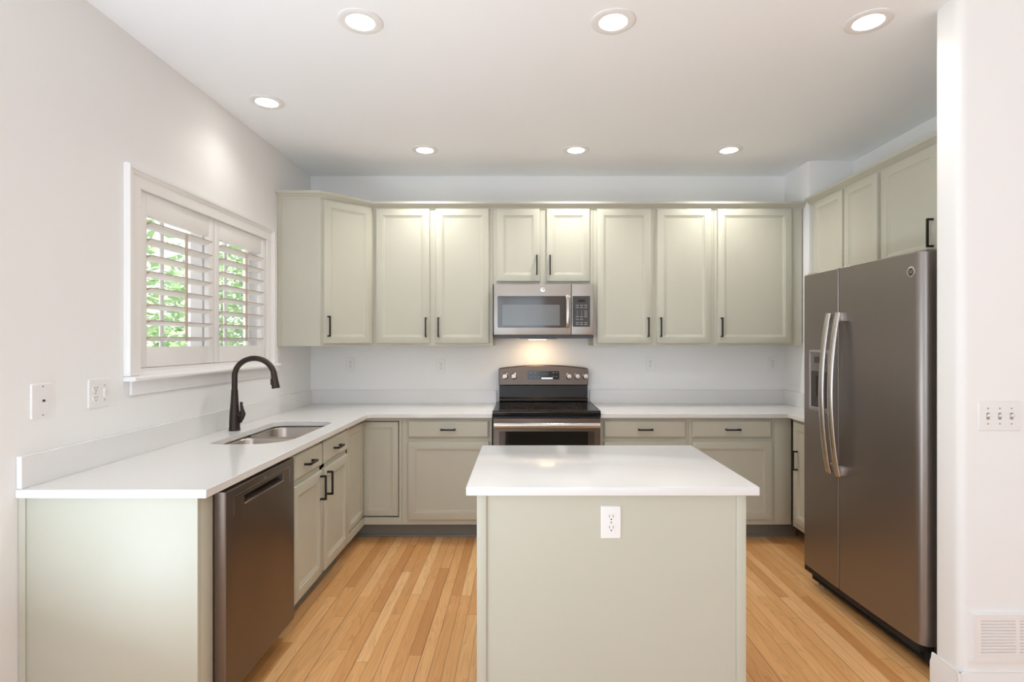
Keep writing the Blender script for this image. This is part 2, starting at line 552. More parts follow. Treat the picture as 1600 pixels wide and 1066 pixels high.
root = thing('garden_fence', 'weathered grey board fence outside below the trees', 'fence', (-9.0, 6, -0.4), 0)
g = G()
for k in range(60):
    g.box(0, 0.02, k * 0.15, k * 0.15 + 0.143, 0.05, 1.75)
g.build('fence_boards', M['fence'], root)
g = G()
g.box(0.021, 0.06, 0, 9, 0.35, 0.44).box(0.021, 0.06, 0, 9, 1.4, 1.49)
g.build('rail', M['fence'], root)

# ------------------------------------------------------------------ cabinet parts (front face at y = 0, +y goes into the cabinet)
def door_mesh(x0, x1, z0, z1, y=0.0, T=0.02, fw=0.052, M4=None):
    g = G(M4)
    yf = y - T
    def ring(i, yy):
        return [Vector((x0 + i, yy, z0 + i)), Vector((x1 - i, yy, z0 + i)), Vector((x1 - i, yy, z1 - i)), Vector((x0 + i, yy, z1 - i))]
    g.loops([ring(0, y), ring(0, yf + 0.006), ring(0.0025, yf + 0.0015), ring(0.006, yf), ring(fw, yf), ring(fw + 0.003, yf + 0.004),
             ring(fw + 0.008, yf + 0.0045), ring(fw + 0.016, yf + 0.0105)])
    return g
def drawer_mesh(x0, x1, z0, z1, y=0.0, T=0.02, M4=None):
    g = G(M4)
    yf = y - T
    def ring(i, yy):
        return [Vector((x0 + i, yy, z0 + i)), Vector((x1 - i, yy, z0 + i)), Vector((x1 - i, yy, z1 - i)), Vector((x0 + i, yy, z1 - i))]
    g.loops([ring(0, y), ring(0, yf + 0.009), ring(0.003, yf + 0.006), ring(0.012, yf)])
    return g
def pull(x, z, L, vert, yf, parent, M4=None):
    """square bar pull on two posts"""
    g = G(M4)
    s = 0.0052
    st = 0.030
    h = L / 2
    if vert:
        g.box(x - s, x + s, yf - st - s, yf - st + s, z - h, z + h, 0.001)
        for q in (z - h + s, z + h - s):
            g.box(x - s, x + s, yf - st, yf, q - s, q + s)
    else:
        g.box(x - h, x + h, yf - st - s, yf - st + s, z - s, z + s, 0.001)
        for q in (x - h + s, x + h - s):
            g.box(q - s, q + s, yf - st, yf, z - s, z + s)
    return g.build('handle', M['black'], parent)

def cabinet(name, label, cat, loc, rz, w, depth, z0, z1, doors=(), drawers=(), group=None, toe=False, hollow=False, hl=0.15, gap=0.0006):
    root = thing(name, label, cat, loc, rz, group)
    g = G()
    if hollow:
        t = 0.018
        g.box(gap, t, 0.0, depth, z0, z1).box(w - t, w - gap, 0.0, depth, z0, z1)
        g.box(t, w - t, 0, depth, z0, z0 + t).box(t, w - t, depth - 0.008, depth, z0, z1)
        g.box(t, w - t, 0, 0.018, z1 - 0.05, z1).box(t, w - t, 0, 0.018, z0 + t, z0 + 0.06).box(t, w - t, 0, 0.018, 0.70, 0.75)
        g.box(t, 0.045, 0, 0.018, z0, z1).box(w - 0.045, w - t, 0, 0.018, z0, z1).box(w / 2 - 0.035, w / 2 + 0.035, 0, 0.018, z0, z1)
    else:
        g.box(gap, w - gap, 0.0, depth, z0, z1, 0.0012, 1)
    g.build('carcass', M['sage'], root)
    for x0, x1, a0, a1, hx, hz, vert in doors:
        dd = door_mesh(x0, x1, a0, a1, -0.0003).build('door', M['sage'], root)
        if hx is not None:
            pull(hx, hz, hl if isinstance(hl, float) else 0.13, vert, -0.0203, dd)
    for x0, x1, a0, a1, hx in drawers:
        dd = drawer_mesh(x0, x1, a0, a1, -0.0003).build('drawer_front', M['sage'], root)
        if hx is not None:
            pull(hx, (a0 + a1) / 2, 0.105, False, -0.0203, dd)
    if toe:
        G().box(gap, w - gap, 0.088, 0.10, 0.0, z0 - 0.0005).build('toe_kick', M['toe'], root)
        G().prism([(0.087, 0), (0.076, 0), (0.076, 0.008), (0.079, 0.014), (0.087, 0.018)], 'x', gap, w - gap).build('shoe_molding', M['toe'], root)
    return root

# ------------------------------------------------------------------ wall cabinets
YU = 4.195            # face of the back wall cabinets
UZ0, UZ1 = 1.392, 2.462
DU = YB - YU - 0.001
DT, DB = 2.446, 1.410
HU = 1.53
def upper(label, x0, x1, doors, z0=UZ0):
    dl = []
    for u0, u1, b0, hs in doors:
        hx = (u0 + 0.026) if hs == 'L' else (u1 - 0.026)
        dl.append((u0 - x0, u1 - x0, b0, DT, hx - x0, b0 + 0.125, True))
    return cabinet('wall_cabinet', label, 'wall cabinet', (x0, YU, 0), 0, x1 - x0, DU, z0, UZ1, dl, group='sage green wall cabinets')
upper('two-door sage green wall cabinet between the angled corner cabinet and the microwave', -1.150, -0.2255, [(-1.1237, -0.7115, DB, 'R'), (-0.667, -0.255, DB, 'L')])
upper('short two-door sage green wall cabinet directly above the microwave', -0.2255, 0.547, [(-0.196, 0.1374, 1.887, 'R'), (0.1865, 0.520, 1.887, 'L')], z0=1.866)
upper('two-door sage green wall cabinet starting just right of the microwave', 0.547, 1.477, [(0.574, 0.991, DB, 'R'), (1.035, 1.452, DB, 'L')])
upper('wide single-door sage green wall cabinet ending at the boxed-out white corner', 1.477, 2.157, [(1.501, 2.071, DB, 'L')])

# angled corner cabinet
root = thing('corner_wall_cabinet', 'angled single-door sage green corner wall cabinet beside the window', 'wall cabinet', (-1.446, 3.89, 0), 0, 'sage green wall cabinets')
cx, cy = 1.446, -3.89
out = [(-1.7488, 3.89), (-1.446, 3.89), (-1.1506, 4.1944), (-1.1506, 4.499), (-1.7488, 4.499)]
G().prism([(p[0] + cx, p[1] + cy) for p in out], 'z', UZ0, UZ1).build('carcass', M['sage'], root, bevel=0.0012)
G().box(-0.3028, -0.275, -0.004, -0.0002, UZ0, UZ1 - 0.001).build('scribe_strip', M['sage'], root)
T45 = Matrix.Rotation(math.atan2(4.1944 - 3.89, 1.446 - 1.1506), 4, 'Z')
dl = math.hypot(0.2954, 0.3044)
dd = door_mesh(0.022, dl - 0.022, DB, DT, -0.0003, M4=T45).build('door', M['sage'], root)
pull(0.022 + 0.028, DB + 0.125, 0.15, True, -0.0203, dd, T45)

# cabinets over and beside the fridge, facing left
XR = 2.16
def side_x(y0): return Matrix.Identity(4)
def upper_right(label, ya, yb, doors, z0):
    dl = []
    for u0, u1, b0, hs in doors:          # u measured from ya towards the camera
        hx = (u0 + 0.028) if hs == 'L' else (u1 - 0.028)
        dl.append((u0, u1, b0, DT, hx, b0 + 0.12, True))
    return cabinet('wall_cabinet', label, 'wall cabinet', (XR, ya, 0), R(-90), ya - yb, WR - XR - 0.001, z0, UZ1, dl, group='sage green wall cabinets')
upper_right('tall two-door sage green wall cabinet behind the far end of the fridge', 4.04, 3.26, [(0.033, 0.400, DB, 'R'), (0.418, 0.758, DB, 'L')], UZ0)
upper_right('two-door sage green wall cabinet directly above the fridge', 3.26, 2.28, [(0.012, 0.455, 1.872, 'R'), (0.525, 0.962, 1.872, 'L')], 1.855)

# crown moldings
def crown(name, label, path, closed_normals, z0=2.440):
    """path of (x, y); profile leans out along the outward normal (mitred)"""
    prof = [(0.0, 0.0), (0.005, 0.0), (0.007, 0.010), (0.016, 0.014), (0.026, 0.028), (0.040, 0.034), (0.042, 0.050), (0.0, 0.050)]
    g = G()
    rings = []
    n = len(path)
    for i, p in enumerate(path):
        ns = []
        for j in (i - 1, i):
            if 0 <= j < n - 1:
                e = Vector((path[j + 1][0] - path[j][0], path[j + 1][1] - path[j][1])).normalized()
                ns.append(Vector((e.y, -e.x)))
        m = sum(ns, Vector((0, 0)))
        m = m.normalized() / max(0.3, m.normalized().dot(ns[0]))
        rings.append([Vector((p[0] + m.x * o, p[1] + m.y * o, z0 + h)) for o, h in prof])
    g.loops(rings)
    o = g.build(name, M['sage'])
    return tag(o, label, 'crown molding', 'sage green crown moldings')
e0 = 0.0012
crown('crown_molding', 'sage green crown molding along the top of the corner and back wall cabinets', [(-1.7478, 3.89 - e0), (-1.446 + e0 * .4, 3.89 - e0), (-1.15 + e0 * .4, YU - e0), (2.165, YU - e0)], None, 2.4462 + 0.0)
crown('crown_molding', 'sage green crown molding above the fridge-side wall cabinets', [(XR - e0, 4.08), (XR - e0, 2.28)], None, 2.4462)

# ------------------------------------------------------------------ base cabinets
BZ0, BZ1 = 0.115, 0.8835
YF = 3.895
DD = YB - YF - 0.001
DRT, DRB, DOT, DOB = 0.862, 0.738, 0.712, 0.153
def base(label, x0, x1, d0, d1):
    return cabinet('base_cabinet', label, 'base cabinet', (x0, YF, 0), 0, x1 - x0, DD, BZ0, BZ1,
                   [(d0 - x0, d1 - x0, DOB, DOT, None, 0, True)], [(d0 - x0, d1 - x0, DRB, DRT, (d0 + d1) / 2 - x0)], 'sage green base cabinets', True)
base('sage green base cabinet with one drawer immediately left of the range', -0.86, -0.216, -0.816, -0.238)
base('sage green base cabinet with one drawer immediately right of the range', 0.558, 1.19, 0.582, 1.169)
base('sage green base cabinet with one drawer, second to the right of the range', 1.19, 1.805, 1.2124, 1.782)

# sink base, facing right (+x)
XF = -1.13
ys0, ys1 = 2.602, 3.525
w = ys1 - ys0
root = cabinet('sink_base_cabinet', 'sage green sink cabinet with two drawer fronts and two doors beside the dishwasher', 'base cabinet', (XF, ys0, 0), R(90), w, XF - WL - 0.001, BZ0, BZ1,
    [(2.655 - ys0, 3.028 - ys0, DOB - 0.015, DOT, 2.990 - ys0, 0.622, True), (3.058 - ys0, 3.465 - ys0, DOB - 0.015, DOT, 3.096 - ys0, 0.622, True)],
    [(2.655 - ys0, 3.028 - ys0, DRB, DRT, 2.82 - ys0), (3.058 - ys0, 3.465 - ys0, DRB, DRT, 3.25 - ys0)], 'sage green base cabinets', True, hollow=True, hl=0.135)

# corner base cabinet with two inset leaves meeting in the corner
root = thing('corner_base_cabinet', 'sage green corner base cabinet with two narrow inset door leaves meeting in the corner', 'base cabinet', (-1.13, 3.895, 0), 0, 'sage green base cabinets')
ox, oy = 1.13, -3.895
def T(x, y): return (x + ox, y + oy)
inner = 0.05
xl, xr, yn = -1.7488, -0.8606, 3.5256
g = G()
g.prism([T(xl, yn), T(XF - inner, yn), T(XF - inner, YF + inner), T(xr, YF + inner), T(xr, 4.4988), T(xl, 4.4988)], 'z', BZ0, BZ1)
def bx(x0, x1, y0, y1, z0, z1):
    g.box(x0 + ox, x1 + ox, y0 + oy, y1 + oy, z0, z1)
for z0, z1 in ((BZ0, 0.165), (0.858, BZ1)):
    bx(XF - inner, XF, yn, YF + inner, z0, z1)
    bx(XF, xr, YF, YF + inner, z0, z1)
bx(XF - inner, XF, yn, 3.542, 0.165, 0.858)
bx(-0.882, xr, YF, YF + inner, 0.165, 0.858)
g.build('carcass', M['sage'], root)
door_mesh(XF - 0.012 + ox, -0.889 + ox, 0.173, 0.850, YF + 0.024 + oy, 0.02, 0.04).build('door', M['sage'], root)
ML = Matrix.Translation((XF - 0.024 + ox, oy, 0)) @ Matrix.Rotation(R(90), 4, 'Z')
door_mesh(3.548, YF + 0.002, 0.173, 0.850, 0, 0.02, 0.04, M4=ML).build('door', M['sage'], root)
g = G()
g.box(xl + ox, XF - 0.088 + ox, yn + oy, YF + 0.1 + oy, 0, BZ0 - 0.0005).box(xl + ox, xr + ox, YF + 0.088 + oy, YF + 0.1 + oy, 0, BZ0 - 0.0005)
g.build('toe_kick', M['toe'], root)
g = G()
g.box(XF - 0.087 + ox, xr + ox, YF + 0.077 + oy, YF + 0.087 + oy, 0, 0.016, 0.003)
g.build('shoe_molding', M['toe'], root)

# right return beside the fridge
yr0, yr1 = 3.874, 3.262
cabinet('base_cabinet', 'narrow sage green base cabinet tucked between the back run and the fridge', 'base cabinet', (1.927, yr0, 0), R(-90), yr0 - yr1, WR - 1.927 - 0.001, BZ0, BZ1,
        [(0.045, 0.56, DOB, DRT, 0.105, 0.60, True)], [], 'sage green base cabinets', True, hl=0.135)
root = thing('corner_filler', 'blank sage green filler panel in the corner by the fridge', 'panel', (1.8656, YF, 0), 0)
G().box(-0.06, 0.0606, 0, 0.03, BZ0, BZ1, 0.001).build('panel', M['sage'], root)
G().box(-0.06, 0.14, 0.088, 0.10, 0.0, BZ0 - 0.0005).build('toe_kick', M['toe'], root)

# end panel of the left run
root = thing('end_panel', 'sage green end panel of the left counter run, nearest the camera', 'panel', (-1.44, 1.94, 0), 0)
G().box(-0.3085, 0.31, -0.047, -0.029, 0, BZ1, 0.001).build('panel', M['sage'], root)
G().box(0.29, 0.31, -0.0288, 0.047, 0.0, BZ1, 0.001).build('face_stile', M['sage'], root)
G().box(-0.3085, -0.285, -0.052, -0.0472, 0, BZ1).build('scribe_strip', M['sage'], root)

# ------------------------------------------------------------------ dishwasher
root = thing('dishwasher', 'dark slate dishwasher under the left counter beside the end panel', 'dishwasher', (XF, 1.990, 0), R(90))
W = 0.606
G().box(0.004, W - 0.004, 0.03, 0.585, 0.1, 0.872).build('body', M['dark'], root)
# door with pocket handle: front at y=-0.045 ; frame of the pocket cut in
yf, ybk = -0.045, 0.026
px0, px1, pz0, pz1 = 0.135, 0.485, 0.795, 0.828
g = G()
def ringD(x0, x1, z0, z1, y): return [Vector((x0, y, z0)), Vector((x1, y, z0)), Vector((x1, y, z1)), Vector((x0, y, z1))]
g.loops([ringD(.003, W - .003, .105, .872, ybk), ringD(.003, W - .003, .105, .872, yf + .008), ringD(.006, W - .006, .108, .869, yf + .002), ringD(.012, W - .012, .114, .863, yf),
         ringD(px0, px1, pz0, pz1, yf), ringD(px0 + .003, px1 - .003, pz0 + .002, pz1 - .002, yf + .004), ringD(px0 + .005, px1 - .005, pz0 + .012, pz1 - .003, yf + .032)])
dd = g.build('door', M['slate_dw'], root)
G().box(px0 + 0.002, px1 - 0.002, yf - 0.002, yf + 0.004, pz0 - 0.004, pz0 + 0.002, 0.0015).build('handle_lip', M['steel'], dd)
g = G()
g.box(0.055, 0.548, yf - 0.0008, yf + 0.001, 0.842, 0.8435).box(0.055, 0.0565, yf - 0.0008, yf + 0.001, 0.77, 0.842).box(0.5465, 0.548, yf - 0.0008, yf + 0.001, 0.77, 0.842)
g.build('handle_groove', M['steel'], dd)
G().lathe([(0.006, 0), (0.006, 0.001)], Matrix.Translation((0.303, yf, 0.853)) @ Matrix.Rotation(R(90), 4, 'X'), 16).build('badge', M['steel'], dd)
G().box(0.004, W - 0.004, 0.05, 0.065, 0.0, 0.098).build('toe_kick', M['dark'], root)

# ------------------------------------------------------------------ countertops
def slab(outline, hole, z0, z1):
    bm = bmesh.new()
    def ring(pts, z): return [bm.verts.new((p[0], p[1], z)) for p in pts]
    tops = []
    for z in (z0, z1):
        edges = []
        rs = []
        for pts in [outline] + ([hole] if hole else []):
            vs = ring(pts, z)
            rs.append(vs)
            edges += [bm.edges.new((vs[i], vs[(i + 1) % len(vs)])) for i in range(len(vs))]
        bmesh.ops.triangle_fill(bm, edges=edges, use_beauty=True, use_dissolve=False)
        tops.append(rs)
    for lo, hi in zip(*tops):
        n = len(lo)
        for i in range(n):
            j = (i + 1) % n
            bm.faces.new((lo[i], lo[j], hi[j], hi[i]))
    g = G()
    g.bm.free()
    g.bm = bm
    return g
CT0, CT1 = 0.884, 0.914
XE, YE = -1.09, 3.85
SINK = (-1.575, -1.195, 2.71, 3.49)
hole = rrect(*SINK, (0.05, 0.17, 0.10, 0.07), 8)
ol = [(WL + 0.0008, 1.876), (XE, 1.876), (XE, YE - 0.02), (XE + 0.02, YE), (-0.2125, YE), (-0.2125, YB - 0.0008), (WL + 0.0008, YB - 0.0008)]
root = thing('countertop', 'long white quartz countertop with the sink, running round the left corner to the range', 'countertop', (-1.4, 4.2, CT0), 0, 'white quartz wall countertops')
inv = Matrix.Translation((1.4, -4.2, -CT0))
g = slab(ol, hole, CT0, CT1)
g.M = inv
g.build('worktop', M['quartz'], root, bevel=0.002)
g = G(inv)
bt, bz = 0.02, 1.027
g.prism([(WL + 0.0008, 1.88), (WL + bt, 1.88), (WL + bt, YB - bt), (-0.2125, YB - bt), (-0.2125, YB - 0.0008), (WL + 0.0008, YB - 0.0008)], 'z', CT1 + 0.0002, bz)
g.build('backsplash', M['quartz'], root, bevel=0.0015)

root = thing('countertop', 'white quartz countertop between the range and the fridge', 'countertop', (1.5, 4.2, CT0), 0, 'white quartz wall countertops')
inv = Matrix.Translation((-1.5, -4.2, -CT0))
g = G(inv)
yc, xc = 3.262, 1.885
g.prism([(0.5565, YE), (xc, YE), (xc, yc), (WR - 0.001, yc), (WR - 0.001, CY - 0.001), (CX - 0.001, CY - 0.001), (CX - 0.001, YB - 0.0008), (0.5565, YB - 0.0008)], 'z', CT0, CT1)
g.build('worktop', M['quartz'], root, bevel=0.002)
g = G(inv)
g.prism([(0.5565, YB - 0.0008), (0.5565, YB - bt), (CX - bt, YB - bt), (CX - bt, CY - bt), (WR - bt, CY - bt), (WR - bt, yc), (WR - 0.001, yc), (WR - 0.001, CY - 0.001), (CX - 0.001, CY - 0.001), (CX - 0.001, YB - 0.0008)], 'z', CT1 + 0.0002, bz)
g.build('backsplash', M['quartz'], root, bevel=0.0015)

# ------------------------------------------------------------------ sink
root = thing('kitchen_sink', 'stainless steel double-bowl sink set under the white countertop', 'sink', (-1.385, 3.11, 0.8838), 0)
sx0, sx1, sy0, sy1 = SINK
ymid = (sy0 + sy1) / 2
inv = Matrix.Translation((1.385, -3.11, -0.8838))
def bowl(y0, y1, radii, depth, dx, dy):
    g = G(inv)
    z = 0.8832 - 0.004
    def rg(i, zz, k=1.0):
        return [Vector((p[0], p[1], zz)) for p in rrect(sx0 - 0.008 + i, sx1 + 0.008 - i, y0 + i, y1 - i, [max(0.02, r * k) for r in radii], 8)]
    rings = [rg(0.0, z), rg(0.004, z - 0.003), rg(0.007, z - 0.012), rg(0.014, z - depth + 0.03), rg(0.022, z - depth + 0.012), rg(0.036, z - depth)]
    g.loops(rings, cap0=False, cap1=True)
    o = g.build('bowl', M['sinksteel'], root, solid=0.0012, smooth=50)
    d = G(Matrix.Translation((dx + 1.385, dy - 3.11, z - depth + 0.0012 - 0.8838)))
    d.lathe([(0.056, 0), (0.056, 0.003), (0.042, 0.004), (0.036, 0.001), (0.012, 0.001), (0.010, 0.006), (0.004, 0.008)], n=24)
    d.build('drain', M['steel'], o)
bowl(sy0 - 0.008, ymid - 0.012, (0.05, 0.17, 0.06, 0.06), 0.20, -1.40, 2.92)
bowl(ymid + 0.012, sy1 + 0.008, (0.06, 0.06, 0.10, 0.07), 0.20, -1.40, 3.30)
G(inv).box(sx0 - 0.004, sx1 + 0.004, ymid - 0.0118, ymid + 0.0118, 0.862, 0.8795, 0.003).build('divider', M['sinksteel'], root)

# ------------------------------------------------------------------ faucet
fxp, fyp = -1.655, 3.13
root = thing('kitchen_faucet', 'dark bronze gooseneck faucet with pull-down spray head behind the sink', 'faucet', (fxp, fyp, CT1 + 0.0003), R(-4))
G().lathe([(0.031, 0), (0.031, 0.004), (0.0295, 0.006), (0.0285, 0.05), (0.026, 0.10), (0.0215, 0.16), (0.0185, 0.21), (0.0175, 0.235)], n=28).build('body', M['bronze'], root)
pts = [(0, 0, 0.235), (0, 0, 0.285)]
rx, rz_ = 0.118, 0.104
for k in range(0, 171, 8):
    t = R(180 - k)
    pts.append((rx + rx * math.cos(t), 0, 0.311 + rz_ * math.sin(t)))
G().tube(pts, 0.0155, 16).build('spout', M['bronze'], root, smooth=60)
pe, pd = Vector(pts[-1]), (Vector(pts[-1]) - Vector(pts[-2])).normalized()
hd = G()
pd = Vector((0.14, 0, -0.99)).normalized()
hd.tube([pe - pd * 0.004, pe + pd * 0.010, pe + pd * 0.045, pe + pd * 0.084, pe + pd * 0.090], [0.0160, 0.0166, 0.0185, 0.0225, 0.0215], 20)
h = hd.build('spray_head', M['bronze'], root, smooth=60)
sd = Vector((-pd.z, 0, pd.x)) if pd.x > 0 else Vector((pd.z, 0, -pd.x))
sd = Vector((pd.z, 0, -pd.x))
sd = sd if sd.x < 0 else -sd
q = pe + pd * 0.04 + sd * 0.017
G().tube([q - pd * 0.008, q + pd * 0.028 + sd * 0.003], [0.007, 0.008], 10).build('spray_button', M['black'], h)
G().tube([(0.020, 0.0, 0.09), (0.034, 0, 0.09), (0.045, 0, 0.094)], [0.014, 0.018, 0.016], 16).build('handle_hub', M['bronze'], root)
G().tube([(0.036, 0, 0.045), (0.045, 0, 0.075), (0.050, 0, 0.095), (0.044, 0, 0.125), (0.040, 0, 0.15), (0.041, 0, 0.163)], [0.006, 0.013, 0.016, 0.010, 0.008, 0.009], 14, flat=(1, 0.75)).build('handle', M['bronze'], root, smooth=60)

# ------------------------------------------------------------------ range
root = thing('electric_range', 'slate electric range with black glass cooktop between the base cabinets', 'range', (-0.2085, 3.822, 0), 0)
W = 0.761
G().box(0.002, W - 0.002, 0.03, 0.64, 0.05, 0.893).build('body', M['darkplastic'], root)
for fx in (0.03, W - 0.03):
    for fy in (0.09, 0.6):
        G().lathe([(0.018, 0), (0.018, 0.006), (0.008, 0.01), (0.008, 0.049)], Matrix.Translation((fx, fy, 0)), 12).build('foot', M['darkplastic'], root)
# cooktop with rolled front edge
ck = G()
prof = [(0.015, 0.898), (0.004, 0.902), (0.0, 0.912), (0.002, 0.930), (0.010, 0.938), (0.02, 0.9395), (0.6, 0.9395), (0.6, 0.898)]
ck.prism(prof, 'x', 0.0, W)
ct = ck.build('cooktop', M['blackglass'], root, bevel=0.002)
for bxp, byp, br in ((0.19, 0.17, 0.10), (0.56, 0.17, 0.085), (0.19, 0.44, 0.075), (0.56, 0.44, 0.10), (0.375, 0.46, 0.055)):
    g = G()
    for q in (br, br * 0.62):
        n = 40
        rings = [[Vector((bxp + rr * math.cos(2 * math.pi * k / n), byp + rr * math.sin(2 * math.pi * k / n), zz)) for k in range(n)] for rr, zz in ((q - .0012, .9396), (q - .0012, .94), (q + .0012, .94), (q + .0012, .9396))]
        g.loops(rings, False, False)
    g.build('burner_ring', M['darkplastic'], ct)
for q in (0.004, W - 0.008):
    G().box(q, q + 0.004, 0.02, 0.58, 0.9395, 0.943).build('cooktop_trim', M['steel'], ct)
# backguard: black riser then slate control panel with arched top
g = G()
g.prism([(0.59, 0.94), (0.572, 0.945), (0.572, 0.965), (0.596, 0.972), (0.600, 1.070), (0.665, 1.070), (0.665, 0.94)], 'x', 0.022, W - 0.022)
g.build('backguard_riser', M['blackenamel'], root, bevel=0.003)
n = 24
x0, x1 = 0.018, W - 0.018
topz = lambda x: 1.205 + 0.030 * (1 - ((x - W / 2) / (W / 2)) ** 2)
front, back = [], []
for yy, lst in ((0.582, front), (0.668, back)):
    lst.append([Vector((x0, yy + 0.0, 1.0705)), Vector((x1, yy, 1.0705))])
outl = [(x0, 1.0705), (x1, 1.0705)] + [(x1 + (x0 - x1) * k / n, topz(x1 + (x0 - x1) * k / n)) for k in range(n + 1)]
def tilt(y, z): return y + (z - 1.07) * 0.06
g = G()
g.loops([[Vector((p[0], 0.668, p[1])) for p in outl], [Vector((p[0], tilt(0.585, p[1]), p[1])) for p in outl]])
cp = g.build('control_panel', M['slate_range'], root, bevel=0.006)
yp = lambda z: tilt(0.585, z) - 0.0005
def oct_plate(x0, x1, z0, z1, th, m, name, par, ct=0.008):
    g = G()
    pts = [(x0, z0), (x1, z0), (x1, z1 - ct), (x1 - ct, z1), (x0 + ct, z1), (x0, z1 - ct)]
    g.loops([[Vector((p[0], yp(p[1]), p[1])) for p in pts], [Vector((p[0], yp(p[1]) - th, p[1])) for p in pts]])
    return g.build(name, m, par)
dsp = oct_plate(0.252, 0.508, 1.118, 1.186, 0.002, M['blackglass'], 'display_panel', cp)
for bx0, bz in [(0.27 + 0.033 * k, 1.17) for k in range(2)] + [(0.27 + 0.033 * k, 1.135) for k in range(3)] + [(0.455 + 0.025 * k, 1.17) for k in range(2)] + [(0.455 + 0.025 * k, 1.14) for k in range(2)]:
    G().box(bx0, bx0 + 0.012, yp(bz) - 0.0035, yp(bz) - 0.002, bz, bz + 0.005).build('button', M['grey'], dsp)
oct_plate(0.345, 0.42, 1.152, 1.178, 0.003, M['darkplastic'], 'screen', dsp, 0.001)
oct_plate(0.365, 0.455, 1.122, 1.134, 0.0035, M['steel'], 'menu_strip', dsp, 0.001)
for kx in (0.068, 0.140, 0.588, 0.656, 0.722):
    kz = 1.146
    Tk = Matrix.Translation((kx, yp(kz), kz)) @ Matrix.Rotation(R(90), 4, 'X')
    kb = G().lathe([(0.027, 0), (0.027, 0.003), (0.022, 0.006), (0.0205, 0.024), (0.018, 0.028)], Tk, 24).build('knob', M['knob'], cp)
    G(Tk).box(-0.0035, 0.0035, -0.019, 0.019, 0.0275, 0.033, 0.001).build('knob_grip', M['steel'], kb)
    g = G()
    for q in range(7):
        an = R(-120 + 40 * q)
        mx, mz = kx + 0.034 * math.sin(an), kz + 0.034 * math.cos(an)
        g.box(mx - 0.0015, mx + 0.0015, yp(mz) - 0.0008, yp(mz), mz - 0.0015, mz + 0.0015)
    g.build('dial_marks', M['grey'], cp)
# oven door
g = G()
g.box(0.003, W - 0.003, 0.0, 0.029, 0.23, 0.885, 0.004)
od = g.build('oven_door', M['slate_range'], root)
G().prism(rrect(0.045, W - 0.045, 0.36, 0.795, 0.006, 4), 'y', -0.002, 0.002).build('door_glass', M['brownglass'], od)
G().prism(rrect(0.09, W - 0.09, 0.40, 0.793, 0.004, 4), 'y', -0.003, 0.002).build('oven_window', M['blackglass'], od)
hp = [(0.012 + (W - 0.024) * k / 20, -0.045 - 0.012 * math.sin(math.pi * k / 20), 0.842) for k in range(21)]
hb = G().tube(hp, 0.020, 14, flat=(0.65, 1.0)).build('handle', M['steel'], od, smooth=60)
for q in (0.03, W - 0.03):
    G().box(q - 0.014, q + 0.014, -0.045, 0.001, 0.830, 0.854, 0.003).build('handle_mount', M['steel'], hb)
g = G()
g.box(0.003, W - 0.003, 0.002, 0.029, 0.055, 0.222, 0.004)
g.build('storage_drawer', M['slate'], root)

# ------------------------------------------------------------------ microwave
root = thing('microwave_oven', 'slate over-the-range microwave under the short wall cabinet', 'microwave', (-0.2165, 4.11, 1.452), 0)
W, H = 0.757, 0.411
G().box(0.0, W, 0.03, 0.385, 0.0, H - 0.001, 0.003).build('body', M['darkplastic'], root)
dx1 = 0.587
g = G()
g.box(0.001, dx1, 0.0, 0.029, 0.024, H - 0.003, 0.004)
dr = g.build('door', M['slate_light'], root)
G().prism(rrect(0.030, 0.545, 0.078, 0.318, 0.008, 4), 'y', -0.0025, 0.002).build('door_glass', M['brownglass'], dr)
G().prism(rrect(0.066, 0.500, 0.095, 0.252, 0.004, 4), 'y', -0.0035, 0.002).build('window_screen', M['mesh_glass'], dr)
hp = [(0.560, -0.018 - 0.024 * math.sin(math.pi * k / 14) ** 0.6, 0.078 + 0.24 * k / 14) for k in range(15)]
G().tube(hp, 0.016, 14, flat=(1.0, 0.55)).build('handle', M['steel'], dr, smooth=60)
Tb = Matrix.Translation((0.372, -0.0002, 0.366)) @ Matrix.Rotation(R(90), 4, 'X')
bd = G().lathe([(0.0175, 0), (0.0175, 0.002), (0.0145, 0.0025)], Tb, 28).build('badge', M['chrome'], dr)
text_mesh('monogram', 'GE', 0.017, Tb @ Matrix.Translation((0, 0, 0.003)), M['darkplastic'], bd)
g = G()
g.box(dx1 + 0.003, W - 0.001, 0.0, 0.029, 0.024, H - 0.003, 0.004)
pn = g.build('control_panel', M['slate_light'], root)
G().prism(rrect(dx1 + 0.010, W - 0.028, 0.085, 0.318, 0.006, 4), 'y', -0.002, 0.002).build('keypad', M['darkplastic'], pn)
G().box(dx1 + 0.05, W - 0.065, -0.003, 0.0, 0.272, 0.29).build('display', M['dark'], pn)
g = G()
for rr, zz in enumerate((0.245, 0.228, 0.200, 0.186, 0.172, 0.158, 0.138, 0.114, 0.100)):
    for cc in range(2 if rr == 6 else 3):
        q = dx1 + 0.034 + cc * 0.032
        wd = (0.022, 0.006)[2 <= rr <= 4 and cc < 2]
        g.box(q + (0.011 - wd / 2), q + (0.011 + wd / 2), -0.0028, -0.0015, zz, zz + 0.0055)
g.build('key_marks', M['grey'], pn)
G().box(0.01, W - 0.01, 0.004, 0.029, 0.002, 0.0225).build('vent_lip', M['darkplastic'], root)
G().box(0.20, 0.48, 0.06, 0.20, -0.010, -0.0004, 0.002).build('lamp_housing', M['slate_light'], root)
hl = G().box(0.27, 0.40, 0.075, 0.16, -0.0125, -0.0102).build('lamp_lens', M['warmlens'], root)
light('hood_bulb', 'AREA', (0.335, 0.19, -0.016), (R(12), 0, 0), 1.0, (1.0, 0.70, 0.40), root, shape='RECTANGLE', size=0.13, size_y=0.06)

